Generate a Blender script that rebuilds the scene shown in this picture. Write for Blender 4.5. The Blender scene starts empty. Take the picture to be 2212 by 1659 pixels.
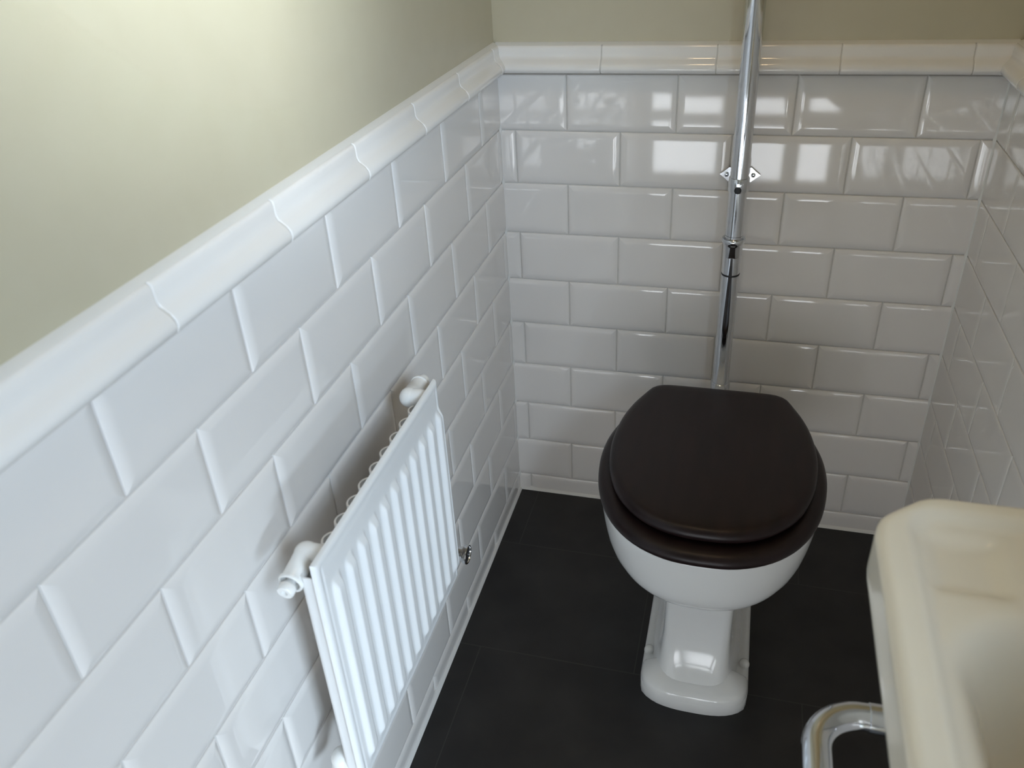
import bpy, bmesh, math, random
from mathutils import Vector, Matrix
random.seed(7)
C = bpy.context.scene.collection
SC = bpy.context.scene

# ------------------------------------------------------------------ camera
cx, cy, cz = 0.4650, -1.5603, 1.2925
yaw, pit, rol = -0.2927, 0.5488, -0.0580
fw = Vector((math.sin(yaw)*math.cos(pit), math.cos(yaw)*math.cos(pit), -math.sin(pit)))
rt = Vector((math.cos(yaw), -math.sin(yaw), 0))
up = rt.cross(fw)
r2 = rt*math.cos(rol) + up*math.sin(rol)
u2 = -rt*math.sin(rol) + up*math.cos(rol)
cd = bpy.data.cameras.new('camera'); cam = bpy.data.objects.new('camera', cd); C.objects.link(cam)
M = Matrix((r2, u2, -fw)).transposed().to_4x4(); M.translation = (cx, cy, cz)
cam.matrix_world = M
cd.sensor_fit = 'HORIZONTAL'; cd.sensor_width = 36; cd.lens = 1810.5*36/2212
cd.clip_start = 0.02
cd.dof.use_dof = True; cd.dof.focus_distance = 1.55; cd.dof.aperture_fstop = 8.0
SC.camera = cam

# ------------------------------------------------------------------ view + light
vs = SC.view_settings
vs.view_transform = 'Standard'; vs.look = 'None'; vs.gamma = 1; vs.use_curve_mapping = False
vs.exposure = 0.09
w = bpy.data.worlds.new('sky'); SC.world = w; w.use_nodes = True
w.node_tree.nodes['Background'].inputs[0].default_value = (0.55, 0.7, 1, 1)
w.node_tree.nodes['Background'].inputs[1].default_value = 0.35

def area(name, loc, target, sx, sy, power, col):
    l = bpy.data.lights.new(name, 'AREA'); l.shape = 'RECTANGLE'; l.size = sx; l.size_y = sy
    l.energy = power; l.color = col
    o = bpy.data.objects.new(name, l); C.objects.link(o); o.location = loc
    o.rotation_euler = (Vector(target)-Vector(loc)).to_track_quat('-Z', 'Y').to_euler()
    return o
RW = 0.8606            # room width (x of the right wall)
RY = -2.12             # rear wall
RZ = 2.35              # ceiling
# window opening in the right wall, behind the camera
WY0, WY1, WZ0, WZ1 = -2.06, -1.35, 1.15, 2.05
area('daylight_window', (RW+0.70, -2.50, 1.85), (0, -0.85, 0.80), 0.80, 0.90, 90.0, (0.64, 0.81, 1.0))
beam = area('added_wall_pool', (RW+0.75, -2.02, 1.72), (0, -0.80, 1.44), 0.24, 0.16, 2.5, (0.84, 0.94, 1.0))  # added narrow beam, makes the bright pool on the upper left wall
beam.data.spread = math.radians(26)
area('added_low_fill', (RW+0.55, -2.25, 0.62), (0, -1.20, 0.38), 0.45, 0.45, 42.0, (0.66, 0.83, 1.0))  # added fill for the lower left wall and the radiator side
# added light behind unseen door panes: tile reflections and fill for the toilet front
area('added_door_light', (0.43, RY-0.10, 0.28), (0.43, 0, 0.28), 0.80, 0.40, 9.5, (0.92, 0.96, 1.0))

# ------------------------------------------------------------------ materials
def mat(name, col, rough=0.4, metal=0.0, coat=0.0, spec=0.5):
    m = bpy.data.materials.new(name); m.use_nodes = True
    b = m.node_tree.nodes['Principled BSDF']
    b.inputs['Base Color'].default_value = (*col, 1); b.inputs['Roughness'].default_value = rough
    b.inputs['Metallic'].default_value = metal; b.inputs['Coat Weight'].default_value = coat
    b.inputs['Specular IOR Level'].default_value = spec
    return m
def noise_col(m, c1, c2, scale, detail=4, bump=0.0, dist=0.001, stretch=None):
    nt = m.node_tree; b = nt.nodes['Principled BSDF']
    tc = nt.nodes.new('ShaderNodeTexCoord'); n = nt.nodes.new('ShaderNodeTexNoise'); r = nt.nodes.new('ShaderNodeValToRGB')
    n.inputs['Scale'].default_value = scale; n.inputs['Detail'].default_value = detail
    src = tc.outputs['Object']
    if stretch:
        mp = nt.nodes.new('ShaderNodeMapping'); mp.inputs['Scale'].default_value = stretch
        nt.links.new(src, mp.inputs[0]); src = mp.outputs[0]
    nt.links.new(src, n.inputs['Vector'])
    r.color_ramp.elements[0].color = (*c1, 1); r.color_ramp.elements[1].color = (*c2, 1)
    r.color_ramp.elements[0].position = 0.3; r.color_ramp.elements[1].position = 0.7
    nt.links.new(n.outputs[0], r.inputs[0]); nt.links.new(r.outputs[0], b.inputs['Base Color'])
    if bump:
        bp = nt.nodes.new('ShaderNodeBump'); bp.inputs['Strength'].default_value = bump; bp.inputs['Distance'].default_value = dist
        nt.links.new(n.outputs[0], bp.inputs['Height']); nt.links.new(bp.outputs[0], b.inputs['Normal'])
    return m
M_tile = noise_col(mat('white_glazed_tile', (0.78, 0.77, 0.75), 0.045), (0.735, 0.70, 0.665), (0.765, 0.73, 0.695), 3, 2)
M_dado = mat('white_glazed_moulding', (0.80, 0.775, 0.74), 0.07)
M_grout = noise_col(mat('pale_grout', (0.62, 0.6, 0.56), 0.7), (0.56, 0.54, 0.50), (0.66, 0.64, 0.6), 60)
M_caulk = mat('white_sealant', (0.72, 0.71, 0.68), 0.4)
M_paint = noise_col(mat('olive_beige_wall_paint', (0.46, 0.42, 0.31), 0.42), (0.495, 0.45, 0.325), (0.51, 0.465, 0.34), 25, 5, 0.05, 0.0006)
M_ceil = mat('white_ceiling_paint', (0.7, 0.68, 0.62), 0.7)
M_cer = mat('white_vitreous_china', (0.80, 0.80, 0.785), 0.10)
M_basin = mat('warm_white_vitreous_china', (0.80, 0.745, 0.63), 0.12)
M_seat = noise_col(mat('dark_mahogany_lacquer', (0.014, 0.007, 0.007), 0.36, spec=0.3), (0.010, 0.0048, 0.0052), (0.017, 0.0080, 0.0080), 9, 6, stretch=(6, 1, 6))
M_chrome = mat('polished_chrome', (0.72, 0.74, 0.77), 0.07, 1.0)
M_black = mat('black_rubber', (0.008, 0.008, 0.009), 0.5)
M_rad = mat('white_radiator_enamel', (0.80, 0.80, 0.79), 0.28)
M_plast = mat('white_plastic', (0.82, 0.81, 0.78), 0.2)
M_wood = mat('white_gloss_joinery', (0.7, 0.69, 0.66), 0.3)
M_hall = mat('dark_floor_vinyl', (0.014, 0.012, 0.012), 0.45)
# dark slate-look vinyl floor with barely visible joints every 0.3 m
nt = M_hall.node_tree; b = nt.nodes['Principled BSDF']
tc = nt.nodes.new('ShaderNodeTexCoord'); mp = nt.nodes.new('ShaderNodeMapping'); br = nt.nodes.new('ShaderNodeTexBrick')
mp.inputs['Location'].default_value = (0.25, 0.1985, 0)
nt.links.new(tc.outputs['Object'], mp.inputs[0]); nt.links.new(mp.outputs[0], br.inputs['Vector'])
br.inputs['Scale'].default_value = 1; br.inputs['Brick Width'].default_value = 0.6; br.inputs['Row Height'].default_value = 0.3
br.inputs['Mortar Size'].default_value = 0.0012; br.inputs['Mortar Smooth'].default_value = 0.3
br.inputs['Mortar'].default_value = (0.032, 0.030, 0.028, 1)
ns = nt.nodes.new('ShaderNodeTexNoise'); ns.inputs['Scale'].default_value = 9; ns.inputs['Detail'].default_value = 8
rp = nt.nodes.new('ShaderNodeValToRGB'); rp.color_ramp.elements[0].color = (0.0070, 0.0064, 0.0068, 1); rp.color_ramp.elements[1].color = (0.020, 0.0185, 0.0175, 1)
rp.color_ramp.elements[0].position = 0.35; rp.color_ramp.elements[1].position = 0.7
nt.links.new(tc.outputs['Object'], ns.inputs['Vector']); nt.links.new(ns.outputs[0], rp.inputs[0])
nt.links.new(rp.outputs[0], br.inputs['Color1']); nt.links.new(rp.outputs[0], br.inputs['Color2'])
nt.links.new(br.outputs[0], b.inputs['Base Color'])
bp = nt.nodes.new('ShaderNodeBump'); bp.inputs['Strength'].default_value = 0.25; bp.inputs['Distance'].default_value = 0.002
nt.links.new(ns.outputs[0], bp.inputs['Height']); nt.links.new(bp.outputs[0], b.inputs['Normal'])
M_glass = bpy.data.materials.new('window_glass'); M_glass.use_nodes = True
nt = M_glass.node_tree; nt.nodes.remove(nt.nodes['Principled BSDF'])
tr = nt.nodes.new('ShaderNodeBsdfTransparent'); gl = nt.nodes.new('ShaderNodeBsdfGlossy'); mx = nt.nodes.new('ShaderNodeMixShader')
gl.inputs['Roughness'].default_value = 0.02
mx.inputs[0].default_value = 0.05; nt.links.new(tr.outputs[0], mx.inputs[1]); nt.links.new(gl.outputs[0], mx.inputs[2])
nt.links.new(mx.outputs[0], nt.nodes['Material Output'].inputs[0])

# ------------------------------------------------------------------ helpers
def obj(name, bm, m, parent=None, smooth=True, angle=40, recalc=True, label=None):
    if recalc: bmesh.ops.recalc_face_normals(bm, faces=bm.faces)
    me = bpy.data.meshes.new(name)
    if smooth:
        for f in bm.faces: f.smooth = True
        a = math.radians(angle)
        for e in bm.edges:
            if len(e.link_faces) == 2 and e.calc_face_angle(0) > a: e.smooth = False
    bm.to_mesh(me); bm.free()
    for x in (m if isinstance(m, (list, tuple)) else [m]): me.materials.append(x)
    o = bpy.data.objects.new(name, me); C.objects.link(o)
    if parent is not None:
        o.parent = parent; o.matrix_parent_inverse = Matrix.Translation(-Vector(parent.location))
    if label: o['label'] = label
    return o
def thing(name, label, cat, loc, group=None):
    o = bpy.data.objects.new(name, None); C.objects.link(o); o.location = loc; o.empty_display_size = 0.05
    o['label'] = label; o['category'] = cat
    if group: o['group'] = group
    return o
def struct(name, bm, m, parent=None, **k):
    o = obj(name, bm, m, parent, **k)
    if parent is None: o['kind'] = 'structure'
    return o
def box(bm, a, c, mi=0):
    vs_ = [bm.verts.new((x, y, z)) for x in (a[0], c[0]) for y in (a[1], c[1]) for z in (a[2], c[2])]
    for q in ((0,1,3,2),(4,6,7,5),(0,4,5,1),(2,3,7,6),(0,2,6,4),(1,5,7,3)):
        f = bm.faces.new([vs_[i] for i in q]); f.material_index = mi
    return vs_
def bevel_all(bm, w_, seg=2):
    bmesh.ops.bevel(bm, geom=list(bm.edges), offset=w_, segments=seg, affect='EDGES', profile=0.5)
def frame_of(d, ref=None):
    d = d.normalized(); r = ref if ref is not None else (Vector((0,0,1)) if abs(d.z) < 0.9 else Vector((1,0,0)))
    u = (r - d*r.dot(d)).normalized(); return u, d.cross(u)
def rings(bm, rr, cap0=True, cap1=True, mi=0):
    prev = None; first = None
    for pts in rr:
        cur = [bm.verts.new(p) for p in pts]
        if prev:
            n = len(cur)
            for i in range(n):
                f = bm.faces.new((prev[i], prev[(i+1) % n], cur[(i+1) % n], cur[i])); f.material_index = mi
        else: first = cur
        prev = cur
    if cap0: f = bm.faces.new(first[::-1]); f.material_index = mi
    if cap1: f = bm.faces.new(prev); f.material_index = mi
def tube(bm, pts, rad, seg=24, cap0=True, cap1=True, mi=0):
    pts = [Vector(p) for p in pts]; rr = []; u = None
    for i, p in enumerate(pts):
        d = (pts[min(i+1, len(pts)-1)] - pts[max(i-1, 0)]).normalized()
        if u is None: u, v = frame_of(d)
        else:
            u = (u - d*u.dot(d)).normalized(); v = d.cross(u)
        r = rad[i] if isinstance(rad, (list, tuple)) else rad
        rr.append([p + u*r*math.cos(2*math.pi*k/seg) + v*r*math.sin(2*math.pi*k/seg) for k in range(seg)])
    rings(bm, rr, cap0, cap1, mi)
def lathe(bm, p0, axis, prof, seg=32, cap0=True, cap1=True, mi=0):
    """prof: list of (distance along axis, radius)"""
    p0 = Vector(p0); d = Vector(axis).normalized(); u, v = frame_of(d)
    rings(bm, [[p0 + d*t + u*r*math.cos(2*math.pi*k/seg) + v*r*math.sin(2*math.pi*k/seg) for k in range(seg)] for t, r in prof], cap0, cap1, mi)
def arc3(p0, corner, p1, n=8):
    """smooth quarter bend from p0 to p1 around a corner point"""
    p0, c_, p1 = Vector(p0), Vector(corner), Vector(p1); out = []
    o = p0 + p1 - c_
    for i in range(n+1):
        t = i/n*math.pi/2
        out.append(o + (p0-o)*math.cos(t) + (p1-o)*math.sin(t))
    return out
def catmull(P, closed=True, sub=8):
    n = len(P); out = []
    for i in range(n if closed else n-1):
        p0, p1, p2, p3 = (P[(i-1) % n], P[i], P[(i+1) % n], P[(i+2) % n])
        for k in range(sub):
            t = k/sub
            out.append(tuple(0.5*((2*p1[j]) + (-p0[j]+p2[j])*t + (2*p0[j]-5*p1[j]+4*p2[j]-p3[j])*t*t + (-p0[j]+3*p1[j]-3*p2[j]+p3[j])*t**3) for j in (0, 1)))
    return out
def resample(P, n):
    L = [0]
    for i in range(len(P)): a, c_ = P[i], P[(i+1) % len(P)]; L.append(L[-1] + math.hypot(a[0]-c_[0], a[1]-c_[1]))
    out = []; j = 0
    for k in range(n):
        s = L[-1]*k/n
        while L[j+1] < s: j += 1
        t = (s-L[j])/max(1e-9, L[j+1]-L[j]); a, c_ = P[j % len(P)], P[(j+1) % len(P)]
        out.append((a[0]+(c_[0]-a[0])*t, a[1]+(c_[1]-a[1])*t))
    return out
def inset(P, d):
    n = len(P); A = sum(P[i][0]*P[(i+1) % n][1]-P[(i+1) % n][0]*P[i][1] for i in range(n)); sg = 1 if A > 0 else -1
    out = []
    for i in range(n):
        a, c_ = P[i-1], P[(i+1) % n]; tx, ty = c_[0]-a[0], c_[1]-a[1]; l = math.hypot(tx, ty) or 1
        out.append((P[i][0]-sg*ty/l*d, P[i][1]+sg*tx/l*d))
    return out
def sym(half, cx_=0.0, sub=6, n=96):
    """half: (halfwidth, y) points from the front centre to the back centre"""
    full = [(cx_+h, y) for h, y in half] + [(cx_-h, y) for h, y in half[-2:0:-1]]
    return resample(catmull(full, True, sub), n)

# ------------------------------------------------------------------ setting: walls, floor, ceiling
T = 0.16
LY1, LZ0, LZ1 = -1.60, 0.18, 0.66      # low opening added under the window to brighten the lower left wall
S = -0.004             # painted plaster lies a little behind the tile face
def strip_wall(name, segs):
    bm = bmesh.new()
    for a, c_ in segs: box(bm, a, c_)
    return struct(name, bm, M_paint, smooth=False)
wl = strip_wall('wall_left', [((-T, RY-T, 0), (S, T, RZ))])
wb = strip_wall('wall_back', [((S, -S, 0), (RW-S, T, RZ))])
wr = strip_wall('wall_right', [((RW-S, WY1, 0), (RW+T, T, RZ)), ((RW-S, RY-T, 0), (RW+T, WY0, RZ)),
                               ((RW-S, WY0, LZ1), (RW+T, WY1, WZ0)), ((RW-S, WY0, 0), (RW+T, WY1, LZ0)), ((RW-S, LY1, LZ0), (RW+T, WY1, LZ1)), ((RW-S, WY0, WZ1), (RW+T, WY1, RZ))])
DX0, DX1, DZ = 0.02, 0.84, 2.0
wq = strip_wall('wall_rear', [((S, RY-T, 0), (DX0, RY, RZ)), ((DX1, RY-T, 0), (RW-S, RY, RZ)), ((DX0, RY-T, DZ), (DX1, RY, RZ))])
bm = bmesh.new(); box(bm, (-T, RY-T, -0.08), (RW+T, T, 0)); struct('floor', bm, M_hall, smooth=False)
bm = bmesh.new(); box(bm, (-T, RY-T, RZ), (RW+T, T, RZ+0.08)); struct('ceiling', bm, M_ceil, smooth=False)

# --- bevelled metro tiles: real geometry, one mesh per wall
PV = 0.1031; ZJ1 = 0.8701; PH = 0.202; G = 0.0014
PROF = [(0, -0.003), (0.0003, -0.0006), (0.0010, 0.0002), (0.0035, 0.0011), (0.0065, 0.00185), (0.0095, 0.0023), (0.0120, 0.00248), (0.0145, 0.00253)]
def r_in(l, r, b_, t, h): return l < h[1]-0.01 and r > h[0]+0.01 and b_ < h[3]-0.01 and t > h[2]+0.01
def tiling(name, parent, P, u0, a, c_, kh=1.0, hole=None):
    """P(u, z, h) -> world point; u0: a joint of the first row; a..c_: extent of the wall"""
    bm = bmesh.new(); lay = bm.edges
    H_ = ZJ1+PV
    parts = [(a, c_, 0.0, H_)] if not hole else [(a, hole[0], 0.0, H_), (hole[1], c_, 0.0, H_), (hole[0], hole[1], 0.0, hole[2]), (hole[0], hole[1], hole[3], H_)]
    for u_, v_, s_, t_ in parts:
        f = bm.faces.new([bm.verts.new(P(*x, -0.0022)) for x in ((u_, s_), (v_, s_), (v_, t_), (u_, t_))]); f.material_index = 1
    nrm = (P(0, 0, 1)-P(0, 0, 0))
    for r in range(10):
        zt = ZJ1 + PV - r*PV; zb = max(0.0, zt-PV); cutb = zb <= 0
        off = u0 + (PH/2 if r % 2 else 0)
        k = math.floor((a-off)/PH) - 1
        while off + k*PH < c_:
            ul, ur = off+k*PH, off+(k+1)*PH; k += 1
            l, rr_ = max(ul, a), min(ur, c_)
            if hole and r_in(l, rr_, zb, zt, hole): continue
            if rr_-l < 0.004: continue
            gl_ = 1 if ul > a else 0; gr_ = 1 if ur < c_ else 0
            tl, tv = random.gauss(0, 0.0022), random.gauss(0, 0.0022)
            cu, cv = (l+rr_)/2, (zt+zb)/2; prev = None
            for d, h in PROF:
                L_ = l + G/2 + (d if gl_ else 0.0002*(d > 0)); R_ = rr_ - G/2 - (d if gr_ else 0.0002*(d > 0))
                T_ = zt - G/2 - d; B_ = zb + G/2 + (0.0002*(d > 0) if cutb else d)
                if R_-L_ < 0.002:
                    L_ = R_ = (L_+R_)/2; L_ -= 0.001; R_ += 0.001
                if T_ < B_: T_ = B_ = (T_+B_)/2; T_ += 0.0005
                cur = [bm.verts.new(P(u, z, (h*kh if h > 0 else h) + (u-cu)*tl + (z-cv)*tv)) for u, z in ((L_, B_), (R_, B_), (R_, T_), (L_, T_))]
                if prev:
                    for i in range(4):
                        bm.faces.new((prev[i], prev[(i+1) % 4], cur[(i+1) % 4], cur[i]))
                prev = cur
            bm.faces.new(prev)
    bm.normal_update()
    for f in bm.faces:
        f.smooth = True
        if f.normal.dot(nrm) < 0 and abs(f.normal.dot(nrm)) > 0.1: f.normal_flip()
    bm.normal_update()
    for e in bm.edges:
        if len(e.link_faces) == 2:
            n0, n1 = e.link_faces[0].normal, e.link_faces[1].normal
            if n0.dot(n1) < 0.7: e.smooth = False
            # mitre lines stay crisp
            d = (e.verts[0].co-e.verts[1].co).normalized()
            if max(abs(d.z), abs(d.x), abs(d.y)) < 0.93: e.smooth = False
    me = bpy.data.meshes.new(name); bm.to_mesh(me); bm.free(); me.materials.append(M_tile); me.materials.append(M_grout)
    o = bpy.data.objects.new(name, me); C.objects.link(o); o.parent = parent
    wn = o.modifiers.new('wn', 'WEIGHTED_NORMAL'); wn.keep_sharp = True; wn.weight = 80
    return o
Pl = lambda u, z, h: Vector((h, u, z))
Pb = lambda u, z, h: Vector((u, -h, z))
Pr = lambda u, z, h: Vector((RW-h, u, z))
tiling('wall_tiling', wl, Pl, -1.1284, RY, 0.0)
tiling('wall_tiling', wb, Pb, 0.1313, 0.0, RW)
tiling('wall_tiling', wr, Pr, -0.070, RY, 0.0, 0.3, hole=(WY0, LY1, LZ0, LZ1))

# --- ogee dado moulding in 200 mm pieces
DP = [(-0.004, 1.0245), (0.0045, 1.0235), (0.0075, 1.0215), (0.0090, 1.018), (0.0092, 1.012), (0.0095, 1.0065), (0.0113, 1.0020), (0.0150, 0.9985),
      (0.0200, 0.9945), (0.0232, 0.9895), (0.0238, 0.9845), (0.0218, 0.9795), (0.0170, 0.9772), (0.0080, 0.9768), (-0.004, 0.9768)]
def dado(parent, P, u0, a, c_, flip=False):
    bm = bmesh.new()
    k = math.floor((a-u0)/0.2) - 1
    while u0 + k*0.2 < c_:
        l, r = max(a, u0+k*0.2), min(c_, u0+(k+1)*0.2); k += 1
        if r-l < 0.004: continue
        st = [(l+0.0007, -0.0012), (l+0.0012, -0.0003), (l+0.0030, 0.0), (r-0.0030, 0.0), (r-0.0012, -0.0003), (r-0.0007, -0.0012)]
        rings(bm, [[P(u, z, h+dh if h > 0 else h) for h, z in DP] for u, dh in st])
    g = bmesh.new()
    o = obj('dado_moulding', bm, M_dado, parent, angle=50)
    rings(g, [[P(u, z+(-0.0007 if z > 1 else 0.0007), h-0.0016 if h > 0 else h) for h, z in DP] for u in (a+0.0005, c_-0.0005)])
    obj('moulding_grout', g, M_grout, parent, angle=50)
    # bead of sealant where the moulding meets the paint, and along the floor
    s = bmesh.new(); rings(s, [[P(u, z, h) for h, z in ((-0.004, 1.0275), (-0.0015, 1.0268), (0.002, 1.0250), (0.0046, 1.0236), (-0.004, 1.0230))] for u in (a, c_)])
    rings(s, [[P(u, z, h) for h, z in ((0.0, 0.0), (0.0, 0.0075), (0.0015, 0.0070), (0.0045, 0.0040), (0.0070, 0.0012), (0.0075, 0.0))] for u in (a, c_)])
    obj('sealant_bead', s, M_caulk, parent, angle=60)
dado(wl, Pl, -1.0407, RY, 0.0)
dado(wb, Pb, 0.1975, 0.0, RW)
dado(wr, Pr, -0.13, RY, 0.0)
# sealant in the two vertical corners
for par, x, sx in ((wl, 0.0, 1), (wr, RW, -1)):
    s = bmesh.new(); rings(s, [[(x, 0, z), (x+sx*0.0045, -0.0, z), (x+sx*0.0035, -0.0020, z), (x+sx*0.0020, -0.0035, z), (x, -0.0045, z)] for z in (0.0, 0.974)])
    obj('corner_sealant', s, M_caulk, par, angle=60)

# --- window behind the camera (right wall); low window and glazed rear door added for light
bm = bmesh.new(); fr_ = 0.045
xa, xb = RW+0.05, RW+0.10
box(bm, (xa, WY0, WZ0), (xb, WY0+fr_, WZ1)); box(bm, (xa, WY1-fr_, WZ0), (xb, WY1, WZ1))
box(bm, (xa, WY0+fr_, WZ0), (xb, WY1-fr_, WZ0+fr_)); box(bm, (xa, WY0+fr_, WZ1-fr_), (xb, WY1-fr_, WZ1))
win = struct('window_1', bm, M_wood, smooth=False)
fb = bmesh.new()
box(fb, (xa, WY0, LZ0), (xb, WY0+.03, LZ1)); box(fb, (xa, LY1-.03, LZ0), (xb, LY1, LZ1)); box(fb, (xa, WY0+.03, LZ0), (xb, LY1-.03, LZ0+.03)); box(fb, (xa, WY0+.03, LZ1-.03), (xb, LY1-.03, LZ1))
added_win = struct('added_low_window', fb, M_wood, smooth=False)  # unseen frame, added so the low fill has an opening
fb = bmesh.new(); box(fb, (xa+0.02, WY0+.03, LZ0+.03), (xa+0.024, LY1-.03, LZ1-.03)); obj('window_pane', fb, M_glass, added_win, smooth=False)
bm = bmesh.new(); box(bm, (xa+0.02, WY0+fr_, WZ0+fr_), (xa+0.024, WY1-fr_, WZ1-fr_)); obj('window_pane', bm, M_glass, win, smooth=False)
bm = bmesh.new(); ya, yb = RY-0.08, RY-0.04
xs = [DX0, DX0+0.045, 0.335, 0.415, 0.625, 0.690, DX1-0.03, DX1]; zs = [0, 0.10, 0.33, 0.375, 0.445, DZ]
for a_, b_ in ((0, 1), (2, 3), (4, 5)): box(bm, (DX0, ya, zs[a_]), (DX1, yb, zs[b_]))
for a_, b_ in ((0, 1), (2, 3), (4, 5), (6, 7)):
    box(bm, (xs[a_], ya, zs[1]), (xs[b_], yb, zs[2])); box(bm, (xs[a_], ya, zs[3]), (xs[b_], yb, zs[4]))
dr = struct('added_door', bm, M_wood, smooth=False)  # unseen door, its low panes laid out for reflections in the back tiles
bm = bmesh.new()
for a_, b_ in ((1, 2), (3, 4), (5, 6)):
    for c_, d_ in ((1, 2), (3, 4)): box(bm, (xs[a_], RY-0.062, zs[c_]), (xs[b_], RY-0.058, zs[d_]))
obj('added_door_panes', bm, M_glass, dr, smooth=False)
bm = bmesh.new(); lathe(bm, (0.77, RY-0.04, 1.05), (0, 1, 0), [(0, 0.024), (0.006, 0.024), (0.008, 0.010), (0.035, 0.009), (0.04, 0.02), (0.055, 0.026), (0.068, 0.018), (0.07, 0.004)])
obj('door_knob', bm, M_chrome, dr)

# ------------------------------------------------------------------ ceiling lamp (warm, out of frame above)
lamp = thing('ceiling_lamp', 'round opal flush ceiling lamp above the middle of the small room', 'lamp', (0.43, -0.75, RZ))
bm = bmesh.new(); lathe(bm, (0.43, -0.75, RZ), (0, 0, -1), [(0, 0.10), (0.018, 0.10), (0.02, 0.095)]); obj('lamp_base', bm, M_chrome, lamp)
M_glow = mat('opal_glass_glow', (0.9, 0.85, 0.75), 0.3); bb = M_glow.node_tree.nodes['Principled BSDF']
bb.inputs['Emission Color'].default_value = (1, 0.70, 0.40, 1); bb.inputs['Emission Strength'].default_value = 21.0
bm = bmesh.new(); lathe(bm, (0.43, -0.75, RZ-0.02), (0, 0, -1), [(0, 0.09)] + [(0.06*math.sin(t*math.pi/12), 0.09*math.cos(t*math.pi/12)) for t in range(1, 6)] + [(0.0601, 0.004)])
obj('lamp_shade', bm, M_glow, lamp)

# ------------------------------------------------------------------ toilet
XC = 0.4535
toilet = thing('toilet', 'white toilet with a closed dark mahogany seat and lid, against the back wall', 'toilet', (XC, -0.38, 0))
H_seat = [(0, -.626), (.055, -.620), (.107, -.594), (.148, -.548), (.174, -.484), (.1855, -.41), (.183, -.345), (.171, -.295), (.155, -.258), (.137, -.225), (.128, -.213), (.116, -.206), (.095, -.204), (.045, -.203), (0, -.203)]
H_lid = [(0, -.599), (.052, -.593), (.099, -.569), (.136, -.526), (.159, -.466), (.168, -.405), (.1675, -.352), (.161, -.305), (.149, -.262), (.134, -.226), (.126, -.208), (.117, -.198), (.106, -.192), (.090, -.189), (.05, -.188), (0, -.188)]
PS, PLD = sym(H_seat, XC), sym(H_lid, XC)
def stack(bm, P, prof, hx=1):
    rings(bm, [[(x, y, z) for x, y in (inset(P, d) if d else P)] for d, z in prof])
# lid: rounded slab, very slightly domed
bm = bmesh.new()
pr = [(0.010, 0.4340), (0.003, 0.4355), (0.0, 0.4400), (0.0003, 0.4440), (0.0020, 0.4490), (0.0050, 0.4525), (0.0095, 0.4548), (0.016, 0.4558), (0.03, 0.4564)]
rr = [[(x, y, z) for x, y in inset(PLD, d)] for d, z in pr]
base = inset(PLD, 0.03)
for s_, z in ((0.75, .4568), (0.5, .4570), (0.25, .4571), (0.04, .4571)):
    rr.append([(XC+(x-XC)*s_, -0.40+(y+0.40)*s_, z) for x, y in base])
rings(bm, rr); obj('lid', bm, M_seat, toilet)
# seat: ring with a hole
hole = sym([(0, -.565), (.05, -.555), (.09, -.515), (.108, -.45), (.108, -.39), (.09, -.33), (.05, -.30), (0, -.295)], XC)
bm = bmesh.new()
rr = [[(x, y, z) for x, y in inset(PS, d)] for d, z in [(0.008, 0.4085), (0.002, 0.4098), (0.0, 0.4140), (0.0005, 0.4190), (0.0035, 0.4245), (0.0085, 0.4280), (0.015, 0.4295)]]
rr += [[(x, y, z) for x, y in inset(hole, -d)] for d, z in [(0.010, 0.4290), (0.003, 0.426), (0.0, 0.42), (0.002, 0.411), (0.006, 0.409)]]
rr.append(rr[0]); rings(bm, rr, False, False); bmesh.ops.remove_doubles(bm, verts=bm.verts, dist=1e-6)
obj('seat', bm, M_seat, toilet)
# hinges
for sx in (-1, 1):
    bm = bmesh.new(); lathe(bm, (XC+sx*0.075, -0.197, 0.404), (0, 0, 1), [(0, .013), (.004, .013), (.006, .009), (.028, .009)])
    lathe(bm, (XC+sx*0.075-0.016, -0.197, 0.434), (1, 0, 0), [(0, .007), (.001, .008), (.031, .008), (.032, .007)])
    obj('hinge', bm, M_chrome, toilet)
# bowl + pedestal: one continuous china body
N = 96
def rrect(hw, y0, y1, e=4.0, front=None, cxx=XC):
    yc, hl = (y0+y1)/2, (y1-y0)/2; P = []
    for k in range(720):
        t = -math.pi/2 + 2*math.pi*k/720
        c_, s_ = math.cos(t), math.sin(t)
        ee = 2/e
        P.append((cxx+hw*math.copysign(abs(c_)**ee, c_), yc+hl*math.copysign(abs(s_)**ee, s_)))
    return resample(P, N)
def blend(P, Q, t): return [(a[0]*(1-t)+b_[0]*t, a[1]*(1-t)+b_[1]*t) for a, b_ in zip(P, Q)]
H_bowl = [(0, -.616), (.054, -.610), (.104, -.585), (.144, -.539), (.169, -.48), (.180, -.41), (.178, -.345), (.166, -.285), (.145, -.235), (.120, -.205), (.085, -.192), (.04, -.19), (0, -.19)]
PB = sym(H_bowl, XC)
ped = lambda hw, y0, y1, e=5: rrect(hw, y0, y1, e, cxx=XC+0.004)
neck = ped(.058, -.497, -.20)
body = []
for hw_, y0_, e_, z_ in ((.080, -.552, 3.2, .030), (.0755, -.541, 4, .046), (.070, -.529, 5, .062), (.065, -.517, 7, .080), (.0610, -.507, 10, .104),
                         (.0592, -.500, 14, .120), (.0590, -.496, 14, .170), (.0600, -.495, 13, .215), (.0640, -.498, 10, .240), (.072, -.503, 7, .256)):
    body.append((ped(hw_, y0_, -.20, e_), z_))
lowb = [(XC+(x-XC)*0.60, -0.40+(y+0.40)*0.68) for x, y in PB]
body.append((lowb, 0.270))
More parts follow.
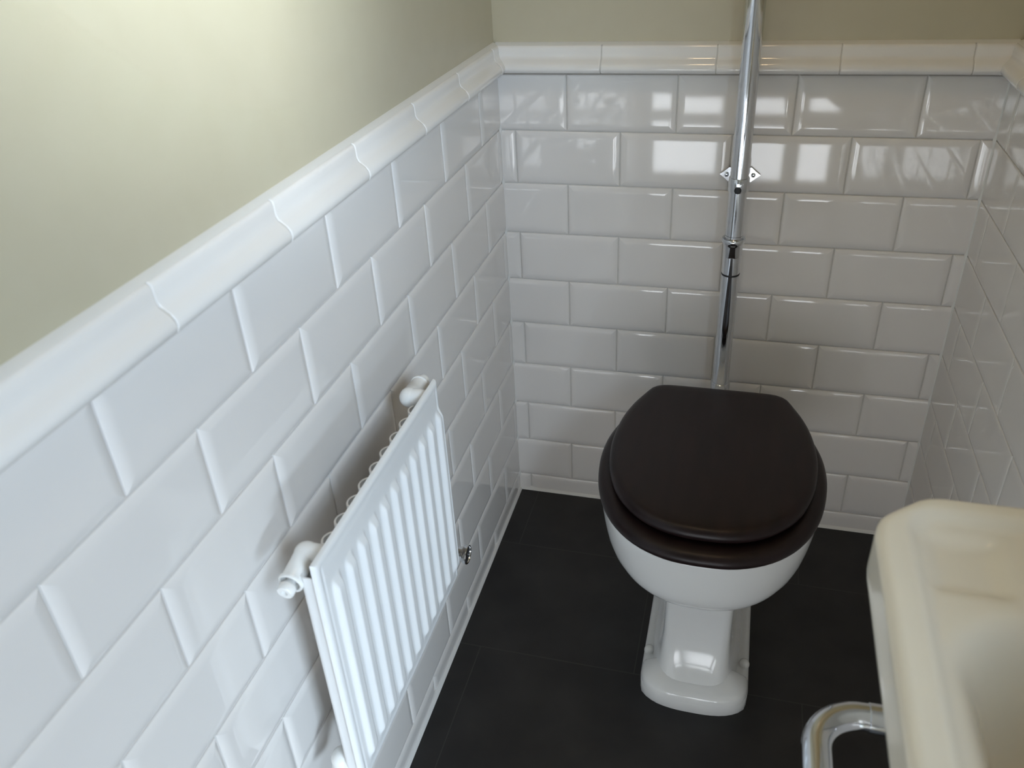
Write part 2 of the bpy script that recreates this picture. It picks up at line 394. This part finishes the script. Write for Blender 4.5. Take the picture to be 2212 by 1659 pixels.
for s_, sy, z in ((.74, .82, .280), (.84, .90, .293), (.885, .930, .303), (.897, .940, .308), (.925, .955, .316), (.950, .968, .330), (.972, .982, .350), (.99, .993, .372), (.998, .998, .390), (1, 1, .398), (.994, .995, .4035), (.98, .985, .4055)):
    body.append(([(XC+(x-XC)*s_, -0.40+(y+0.40)*sy) for x, y in PB], z))
# rim top and inside of the bowl
for s_, z in ((.72, .4055), (.69, .402), (.68, .39), (.70, .36), (.62, .28), (.42, .21), (.2, .17)):
    body.append(([(XC+(x-XC)*s_, -0.42+(y+0.42)*s_*0.98) for x, y in PB], z))
bm = bmesh.new(); rings(bm, [[(x, y, z) for x, y in P] for P, z in body])
# foot flange the body stands on, with a convex toe
H_foot = [(0, -.5615), (.035, -.560), (.065, -.553), (.088, -.538), (.0945, -.520), (.0955, -.50), (.0955, -.44), (.0955, -.34), (.0955, -.22), (.092, -.16), (.085, -.135), (.05, -.13), (0, -.13)]
PF = sym(H_foot, XC+0.006)
rings(bm, [[(x, y, z) for x, y in inset(PF, d)] for d, z in [(0.001, 0.0), (0.0, 0.002), (0.0, 0.022), (0.0015, 0.027), (0.005, 0.030), (0.012, 0.031)]])
# raised toe: full-width lump at the front that slopes up to the column
toe = []
for (hw, y0, y1, z) in ((.0945, -.5610, -.488, .024), (.0940, -.5600, -.489, .034), (.0915, -.5560, -.490, .040), (.086, -.549, -.492, .045), (.077, -.538, -.493, .050), (.066, -.526, -.494, .055), (.058, -.514, -.495, .059)):
    P = []
    for k in range(N):
        t = -math.pi/2+2*math.pi*k/N; c_, s_ = math.cos(t), math.sin(t); e = 2/(2.6 if s_ < 0 else 6)
        P.append((XC+0.006+hw*math.copysign(abs(c_)**(2/4.0), c_), (-.505)+((y1+.505) if s_ > 0 else (-.505-y0))*math.copysign(abs(s_)**(2/2.4 if s_ < 0 else 2/6), s_)))
    toe.append([(x, y, z) for x, y in P])
rings(bm, toe)
# rear trap housing and flush inlet horn
rings(bm, [[(x, y, z) for x, y in rrect(hw, y0, y1, 4)] for hw, y0, y1, z in ((.085, -.30, -.08, .028), (.08, -.30, -.075, .12), (.08, -.30, -.075, .25), (.085, -.28, -.09, .34), (.075, -.27, -.11, .37), (.05, -.25, -.13, .375))])
lathe(bm, (XC, -.10, .335), (0, 1, 0), [(-.03, .034), (0, .034), (.018, .034), (.024, .032), (.0255, .024)])
obj('bowl', bm, M_cer, toilet, angle=55)
for dx, y in ((-.083, -.463), (.0895, -.458)):
    bm = bmesh.new(); lathe(bm, (XC+.003+dx, y, .0295), (0, 0, 1), [(0, .0095), (.004, .0093), (.008, .008), (.0105, .005), (.0115, .0015)])
    obj('bolt_cap', bm, M_plast, toilet)

# ------------------------------------------------------------------ chrome flush pipe
PX, PY = 0.4535, -0.060
fp = thing('flush_pipe', 'tall chrome flush pipe running up the back wall behind the toilet', 'pipe', (PX, PY, 0.34))
bm = bmesh.new()
tube(bm, [(PX, PY, RZ-0.001), (PX, PY, 1.4), (PX, PY, 1.0), (PX, PY, 0.715), (PX, PY, 0.705)], 0.0160, 40)
obj('upper_pipe', bm, M_chrome, fp)
bm = bmesh.new()
tube(bm, [(PX, PY, 0.7045), (PX, PY, 0.55), (PX, PY, 0.42)] + arc3((PX, PY, 0.372), (PX, PY, 0.335), (PX, PY-0.0135, 0.335), 8), 0.0163, 40)
obj('lower_pipe', bm, M_chrome, fp)
bm = bmesh.new()
lathe(bm, (PX, PY, 0.664), (0, 0, 1), [(0, .0166), (.001, .0172), (.020, .0174), (.024, .0190), (.027, .0205), (.030, .0212), (.0335, .0212), (.035, .0204), (.0345, .0192), (.030, .0165)], 40)
obj('slip_collar', bm, M_chrome, fp)
bm = bmesh.new()
lathe(bm, (PX, PY, 0.626), (0, 0, 1), [(0, .0164), (.0008, .0169), (.003, .0169), (.0038, .0164)], 40); obj('joint_line', bm, M_black, fp, label='thin dark joint line round the pipe')
# clip: back plate with two pointed ears, ring round the pipe, dark screw hole at the front
clip = bmesh.new()
def ear(bm, cx_, sx, z):
    P = [(0.012, -.014), (.020, -.013), (.028, -.006), (.036, 0), (.028, .006), (.020, .013), (.012, .014)]
    rings(bm, [[(cx_+sx*a, y, z+b_) for a, b_ in P] for y in (-.0045, -.0085)])
ear(clip, PX, 1, .800); ear(clip, PX, -1, .800)
box(clip, (PX-.014, -.0085, .786), (PX+.014, -.0045, .814)); box(clip, (PX-.009, -.046, .790), (PX+.009, -.0083, .810))
cl = obj('pipe_clip', clip, M_chrome, fp, angle=30)
bm = bmesh.new(); lathe(bm, (PX, PY, .787), (0, 0, 1), [(0, .0163), (.0005, .0178), (.002, .0183), (.0235, .0183), (.025, .0178), (.0255, .0163)], 40)
obj('clip_ring', bm, M_chrome, cl)
for sx in (-1, 1):
    bm = bmesh.new(); lathe(bm, (PX+sx*.0235, -.0083, .800), (0, -1, 0), [(0, .0042), (.0014, .0042), (.0022, .003), (.0025, .0008)], 16); obj('screw', bm, M_chrome, cl)
bm = bmesh.new(); lathe(bm, (PX-.0005, PY-.0172, .7935), (-.03, -1, .02), [(0, .0062), (.0022, .0062), (.0026, .0054), (.0026, .0008)], 24); obj('screw_hole_disc', bm, M_black, cl, label='black disc for the screw hole')  # black disc stands in for the dark screw hole
# nut at the foot of the pipe
bm = bmesh.new(); lathe(bm, (PX, PY, .372), (0, 0, 1), [(0, .0165), (.001, .0190), (.012, .0195), (.018, .0190), (.019, .0165)], 12); obj('pipe_nut', bm, M_chrome, fp)

# ------------------------------------------------------------------ radiator
RX = 0.090; Y0, Y1, Z0, Z1 = -1.0255, -0.6590, 0.3520, 0.7130
rad = thing('radiator', 'small white ribbed panel radiator fixed to the tiled left wall', 'radiator', (0.05, (Y0+Y1)/2, Z0))
def heightmap_panel():
    bm = bmesh.new()
    n_rib = 11; pitch = 0.0322; ys0 = -0.9935
    fy = [Y0]
    def hgt(y, z):
        e = min(y-Y0, Y1-y, z-Z0, Z1-z)
        h = 0.0
        if e < 0.006: h -= 0.006*(1-math.sqrt(max(0, 1-((0.006-e)/0.006)**2)))*0.9
        # shallow seam line inside the welded edge
        if 0.0085 < e < 0.0125: h -= 0.0012*math.sin((e-0.0085)/0.004*math.pi)
        # pressed flutes
        best = 0
        for k in range(n_rib):
            yc = ys0 + k*pitch
            d = abs(y-yc)
            if d < 0.0118:
                zt, zb = Z1-0.040, Z0+0.020
                m = min(zt-z, z-zb)
                if m > -0.0:
                    a = min(1, m/0.016); a = a*a*(3-2*a)
                    c2 = min(1.0, (0.0118-d)/0.0070); c2 = c2*c2*(3-2*c2)
                    best = max(best, a*c2)
        return h + 0.0062*best
    ny, nz = 250, 90
    ysl = sorted(set([Y0, Y0+.0008, Y0+.0018, Y0+.0035, Y0+.006, Y1-.0008, Y1-.0018, Y1-.0035, Y1-.006, Y1] + [Y0+.008+(Y1-Y0-.016)*i/ny for i in range(ny+1)]))
    zsl = sorted(set([Z0, Z0+.0008, Z0+.0018, Z0+.0035, Z0+.006, Z1-.0008, Z1-.0018, Z1-.0035, Z1-.006, Z1] + [Z0+.008+(Z1-Z0-.016)*i/nz for i in range(nz+1)]))
    g = [[bm.verts.new((RX-0.0015+hgt(y, z), y, z)) for z in zsl] for y in ysl]
    for i in range(len(ysl)-1):
        for j in range(len(zsl)-1): bm.faces.new((g[i][j], g[i+1][j], g[i+1][j+1], g[i][j+1]))
    # rim returns to a flat back
    edge = [g[i][0] for i in range(len(ysl))] + [g[-1][j] for j in range(1, len(zsl))] + [g[i][-1] for i in range(len(ysl)-2, -1, -1)] + [g[0][j] for j in range(len(zsl)-2, 0, -1)]
    bk = [bm.verts.new((RX-0.0075, v.co.y, v.co.z)) for v in edge]
    n = len(edge)
    for i in range(n): bm.faces.new((edge[i], bk[i], bk[(i+1) % n], edge[(i+1) % n]))
    bm.faces.new(bk)
    return bm
obj('front_panel', heightmap_panel(), M_rad, rad, angle=60)
# convector: corrugated sheet welded to the back of the panel, open loops at the top
XB = RX-0.0075
bm = bmesh.new(); pitch = 0.0322; th = 0.0018
for k in range(11):
    yc = -0.9935 + k*pitch
    w_ = 0.0122
    if k == 0: yc = Y0+0.016
    prof = [(XB, yc-w_-0.002)] + [(XB-0.002, yc-w_)] + [(XB-0.012-0.009*math.sin(t*math.pi/12), yc-w_*math.cos(t*math.pi/12)) for t in range(0, 13)] + [(XB-0.002, yc+w_), (XB, yc+w_+0.002)]
    inner = [(x+th*(1 if x < XB-0.012 else 0.2), y+(th if y < yc else -th)) for x, y in prof]
    loop = prof + inner[::-1]
    rings(bm, [[(x, y, z) for x, y in loop] for z in (Z0+0.022, Z1-0.022)])
obj('convector', bm, M_rad, rad, angle=50)
# wall brackets
for y in (Y0+0.14, Y1-0.10):
    bm = bmesh.new(); box(bm, (0.0045, y-.012, Z0+.05), (0.0075, y+.012, Z1-.13)); box(bm, (0.0076, y-.002, Z0+.08), (XB-.022, y+.002, Z0+.12)); box(bm, (0.0076, y-.002, Z1-.17), (XB-.022, y+.002, Z1-.14))
    obj('bracket', bm, M_rad, rad, smooth=False)
# white elbow fittings at the top corners, chrome valve at the far bottom corner
def elbow(y, z, d, name, cap=True):
    """boss out of the panel back, round elbow, short barrel pointing along d with a recessed plug"""
    d = Vector(d).normalized(); A = Vector((XB, y, z)); K = Vector((0.056, y, z)); bm = bmesh.new()
    tube(bm, [A, A.lerp(K, .5), K], [.0115, .0128, .0132], 32)
    bmesh.ops.create_uvsphere(bm, u_segments=32, v_segments=20, radius=.0140, matrix=Matrix.Translation(K))
    lathe(bm, K, d, [(0, .0128), (.012, .0128), (.0125, .0124), (.034, .0122), (.0345, .0136), (.0375, .0138), (.0385, .0130), (.0380, .0108), (.030, .0104)], 36)
    e = obj(name, bm, M_plast, rad, angle=50)
    bm = bmesh.new()
    lathe(bm, K+d*.0301, d, [(0, .0050), (.006, .0050), (.0105, .0082), (.012, .0092), (.0185, .0092), (.020, .0082), (.020, .0035), (.016, .0032)], 32)
    obj('vent_plug', bm, M_plast, e)
elbow(-0.987, 0.6895, (-.04, -.98, -.18), 'elbow_fitting')
elbow(-0.6833, 0.6954, (.04, 1, -.04), 'elbow_fitting')
bm = bmesh.new()     # black rubber gasket seen between fitting and panel
lathe(bm, (XB-.001, -0.987, 0.6895), (-1, 0, 0), [(0, .0145), (.004, .0145)], 24); obj('gasket', bm, M_black, rad)
bm = bmesh.new()     # white union under the near bottom corner
K = Vector((0.060, Y0+0.020, Z0+0.016))
lathe(bm, K+Vector((0.015, 0, 0)), (-1, 0, 0), [(0, .012), (.012, .013), (.026, .013)], 28)
bmesh.ops.create_uvsphere(bm, u_segments=28, v_segments=16, radius=.0150, matrix=Matrix.Translation(K-Vector((.008, 0, 0))))
lathe(bm, K-Vector((.008, 0, 0)), (0, -.55, -1), [(0, .013), (.02, .013), (.022, .0145), (.034, .0145), (.035, .012)], 28)
obj('elbow_fitting', bm, M_plast, rad, angle=50)
vb = bmesh.new()
V = Vector((0.052, -0.628, 0.368))
tube(vb, [V+Vector((0, -.045, 0)), V+Vector((0, -.02, 0)), V], [.009, .0095, .010], 24)
bmesh.ops.create_uvsphere(vb, u_segments=24, v_segments=14, radius=.0125, matrix=Matrix.Translation(V))
tube(vb, [V, V+Vector((-.02, 0, 0)), V+Vector((-.0485, 0, 0))], .0075, 24)
va = obj('valve', vb, M_chrome, rad, label='chrome radiator valve')
bm = bmesh.new(); lathe(bm, V, (1, 0, 0), [(0.004, .0100), (.020, .0100), (.0215, .0112), (.034, .0118), (.0355, .0145), (.0375, .0158), (.042, .0160)], 32, True, False)
rings(bm, [[V+Vector((t, r*math.cos(a*math.pi/16), r*math.sin(a*math.pi/16))) for a in range(32)] for t, r in ((.042, .0160), (.0432, .0152), (.0430, .0132), (.0400, .0125))], False, True)
obj('valve_cap', bm, M_chrome, va)
bm = bmesh.new(); lathe(bm, V+Vector((.0402, 0, 0)), (1, 0, 0), [(0, .0122), (.0012, .0120), (.0014, .003)], 28); obj('valve_insert', bm, M_black, va)

# ------------------------------------------------------------------ basin
BX0, BX1, BY0, BY1, BZ = 0.592, RW-0.0045, -1.44, -0.941, 0.830
bas = thing('wash_basin', 'small cream white wash basin on the right wall with chamfered corners', 'basin', ((BX0+BX1)/2, (BY0+BY1)/2, BZ-.12))
P = [(BX1, BY0), (BX1, BY1), (BX0+.052, BY1), (BX0+.040, BY1-.0035), (BX0+.005, BY1-.034), (BX0, BY1-.052), (BX0, BY0+.052), (BX0+.005, BY0+.034), (BX0+.040, BY0+.0035), (BX0+.052, BY0)]
def roundpoly(P, r, n=5):
    out = []
    for i in range(len(P)):
        a, b_, c_ = Vector(P[i-1]), Vector(P[i]), Vector(P[(i+1) % len(P)])
        l = min(r, (a-b_).length*.45, (c_-b_).length*.45)
        p0, p1 = b_+(a-b_).normalized()*l, b_+(c_-b_).normalized()*l
        for k in range(n+1):
            t = k/n; q = p0*(1-t)**2 + b_*2*t*(1-t) + p1*t*t; out.append((q.x, q.y))
    return out
PO = resample(roundpoly(P, .014), 280)
def sdist(x, y):
    best = 9
    for i in range(0, len(PO), 2):
        a, b_ = PO[i], PO[(i+2) % len(PO)]; dx, dy = b_[0]-a[0], b_[1]-a[1]
        t = max(0, min(1, ((x-a[0])*dx+(y-a[1])*dy)/(dx*dx+dy*dy+1e-12)))
        best = min(best, math.hypot(x-a[0]-t*dx, y-a[1]-t*dy))
    return best
def ss(t): t = max(0, min(1, t)); return t*t*(3-2*t)
def rbox(x, y, x0, x1, y0, y1, r):
    qx, qy = abs(x-(x0+x1)/2)-(x1-x0)/2+r, abs(y-(y0+y1)/2)-(y1-y0)/2+r
    return math.hypot(max(qx, 0), max(qy, 0)) + min(max(qx, qy), 0) - r     # <0 inside
def bz(x, y, d):
    z = 0.0
    if x < BX1-.01 and d < .010: z -= .010*(1-math.sqrt(max(0, 1-((.010-d)/.010)**2)))
    z -= .0085*ss((-rbox(x, y, BX0+.022, BX1-.075, BY0+.022, BY1-.018, .03))/.014)      # field sunk inside the raised rim
    z -= .0065*ss((-rbox(x, y, BX0+.030, BX0+.098, BY1-.112, BY1-.034, .014))/.018)     # soap dish
    z -= .0065*ss((-rbox(x, y, BX0+.034, BX0+.094, BY0+.038, BY0+.108, .010))/.009)
    b = -rbox(x, y, BX0+.026, BX1-.085, BY0+.110, BY1-.112, .075)
    if b > 0: z -= .115*(1-(1-min(1, b/.090))**2.0)*ss(b/.065)
    return z
bm = bmesh.new(); cxb, cyb = (BX0+BX1)/2-.03, (BY0+BY1)/2
rr = []
# underside -> apron -> top
for s_, z in ((.30, -.19), (.45, -.185), (.62, -.165), (.78, -.125), (.90, -.085), (.965, -.066), (.988, -.058), (.997, -.052), (1.0, -.045), (1.0, -.035), (1.0, -.024)):
    rr.append([(min(BX1, BX1-(BX1-x)*s_), cyb+(y-cyb)*s_, BZ+z) for x, y in PO])
rr.append([(x, y, BZ-.012) for x, y in PO])
slist = [1-.0035*i/8 for i in range(0, 1)] + [.998, .995, .990, .984, .977, .968, .958] + [.95-.016*i for i in range(59)] + [.004]
for s_ in slist:
    ring = []
    for x, y in PO:
        X, Y = cxb+(x-cxb)*s_, cyb+(y-cyb)*s_
        d = 0 if s_ == 1 else sdist(X, Y)
        ring.append((X, Y, BZ+bz(X, Y, d)))
    rr.append(ring)
rings(bm, rr); obj('basin_bowl', bm, M_basin, bas, angle=70)
bm = bmesh.new(); lathe(bm, (0.695, cyb, BZ-.1275), (0, 0, 1), [(0, .020), (.002, .020), (.004, .017), (.003, .012)], 32); obj('waste_fitting', bm, M_chrome, bas)
for dy in (-.085, .085):
    bm = bmesh.new(); y = cyb+dy; x = BX1-.045; z = BZ-.0005
    lathe(bm, (x, y, z), (0, 0, 1), [(0, .022), (.004, .021), (.008, .014), (.035, .012), (.055, .015), (.06, .010), (.064, .008)], 28)
    tube(bm, [(x, y, z+.032), (x-.03, y, z+.042), (x-.055, y, z+.040), (x-.068, y, z+.028)], [.010, .009, .008, .0075], 20)
    for a in (0, math.pi/2): tube(bm, [(x+.022*math.cos(a), y+.022*math.sin(a), z+.07), (x-.022*math.cos(a), y-.022*math.sin(a), z+.07)], .005, 14)
    lathe(bm, (x, y, z+.062), (0, 0, 1), [(0, .007), (.012, .007), (.015, .004)], 20)
    obj('tap', bm, M_chrome, bas)

# ------------------------------------------------------------------ chrome towel rail beneath the basin
tr_ = thing('towel_rail', 'chrome tubular towel rail under the wash basin edge', 'towel rail', (RW, -1.2, 0.62))
zr, xr, yf, yn = 0.622, 0.572, -1.012, -1.40; rt_ = 0.0128
bm = bmesh.new()
pts = [(RW-.004, yf, zr), (xr+.09, yf, zr)]
pts += [(xr+.058, yf, zr)] + arc3((xr+.042, yf, zr), (xr, yf, zr), (xr, yf-.042, zr), 12) + [(xr, yf-.10, zr), (xr, -1.25, zr), (xr, yn+.10, zr)]
pts += arc3((xr, yn+.042, zr), (xr, yn, zr), (xr+.042, yn, zr), 12) + [(xr+.09, yn, zr), (RW-.004, yn, zr)]
tube(bm, pts, rt_, 36); obj('rail_tube', bm, M_chrome, tr_)
for y in (yf, yn):
    bm = bmesh.new(); lathe(bm, (xr+.046, y, zr), (1, 0, 0), [(0, rt_), (.0006, rt_+.0010), (.045, rt_+.0012), (.046, rt_)], 36); obj('joint_sleeve', bm, M_chrome, tr_)
    bm = bmesh.new(); lathe(bm, (RW-.0042, y, zr), (-1, 0, 0), [(0, .026), (.003, .026), (.006, .022), (.012, .015), (.014, rt_)], 32); obj('wall_flange', bm, M_chrome, tr_)
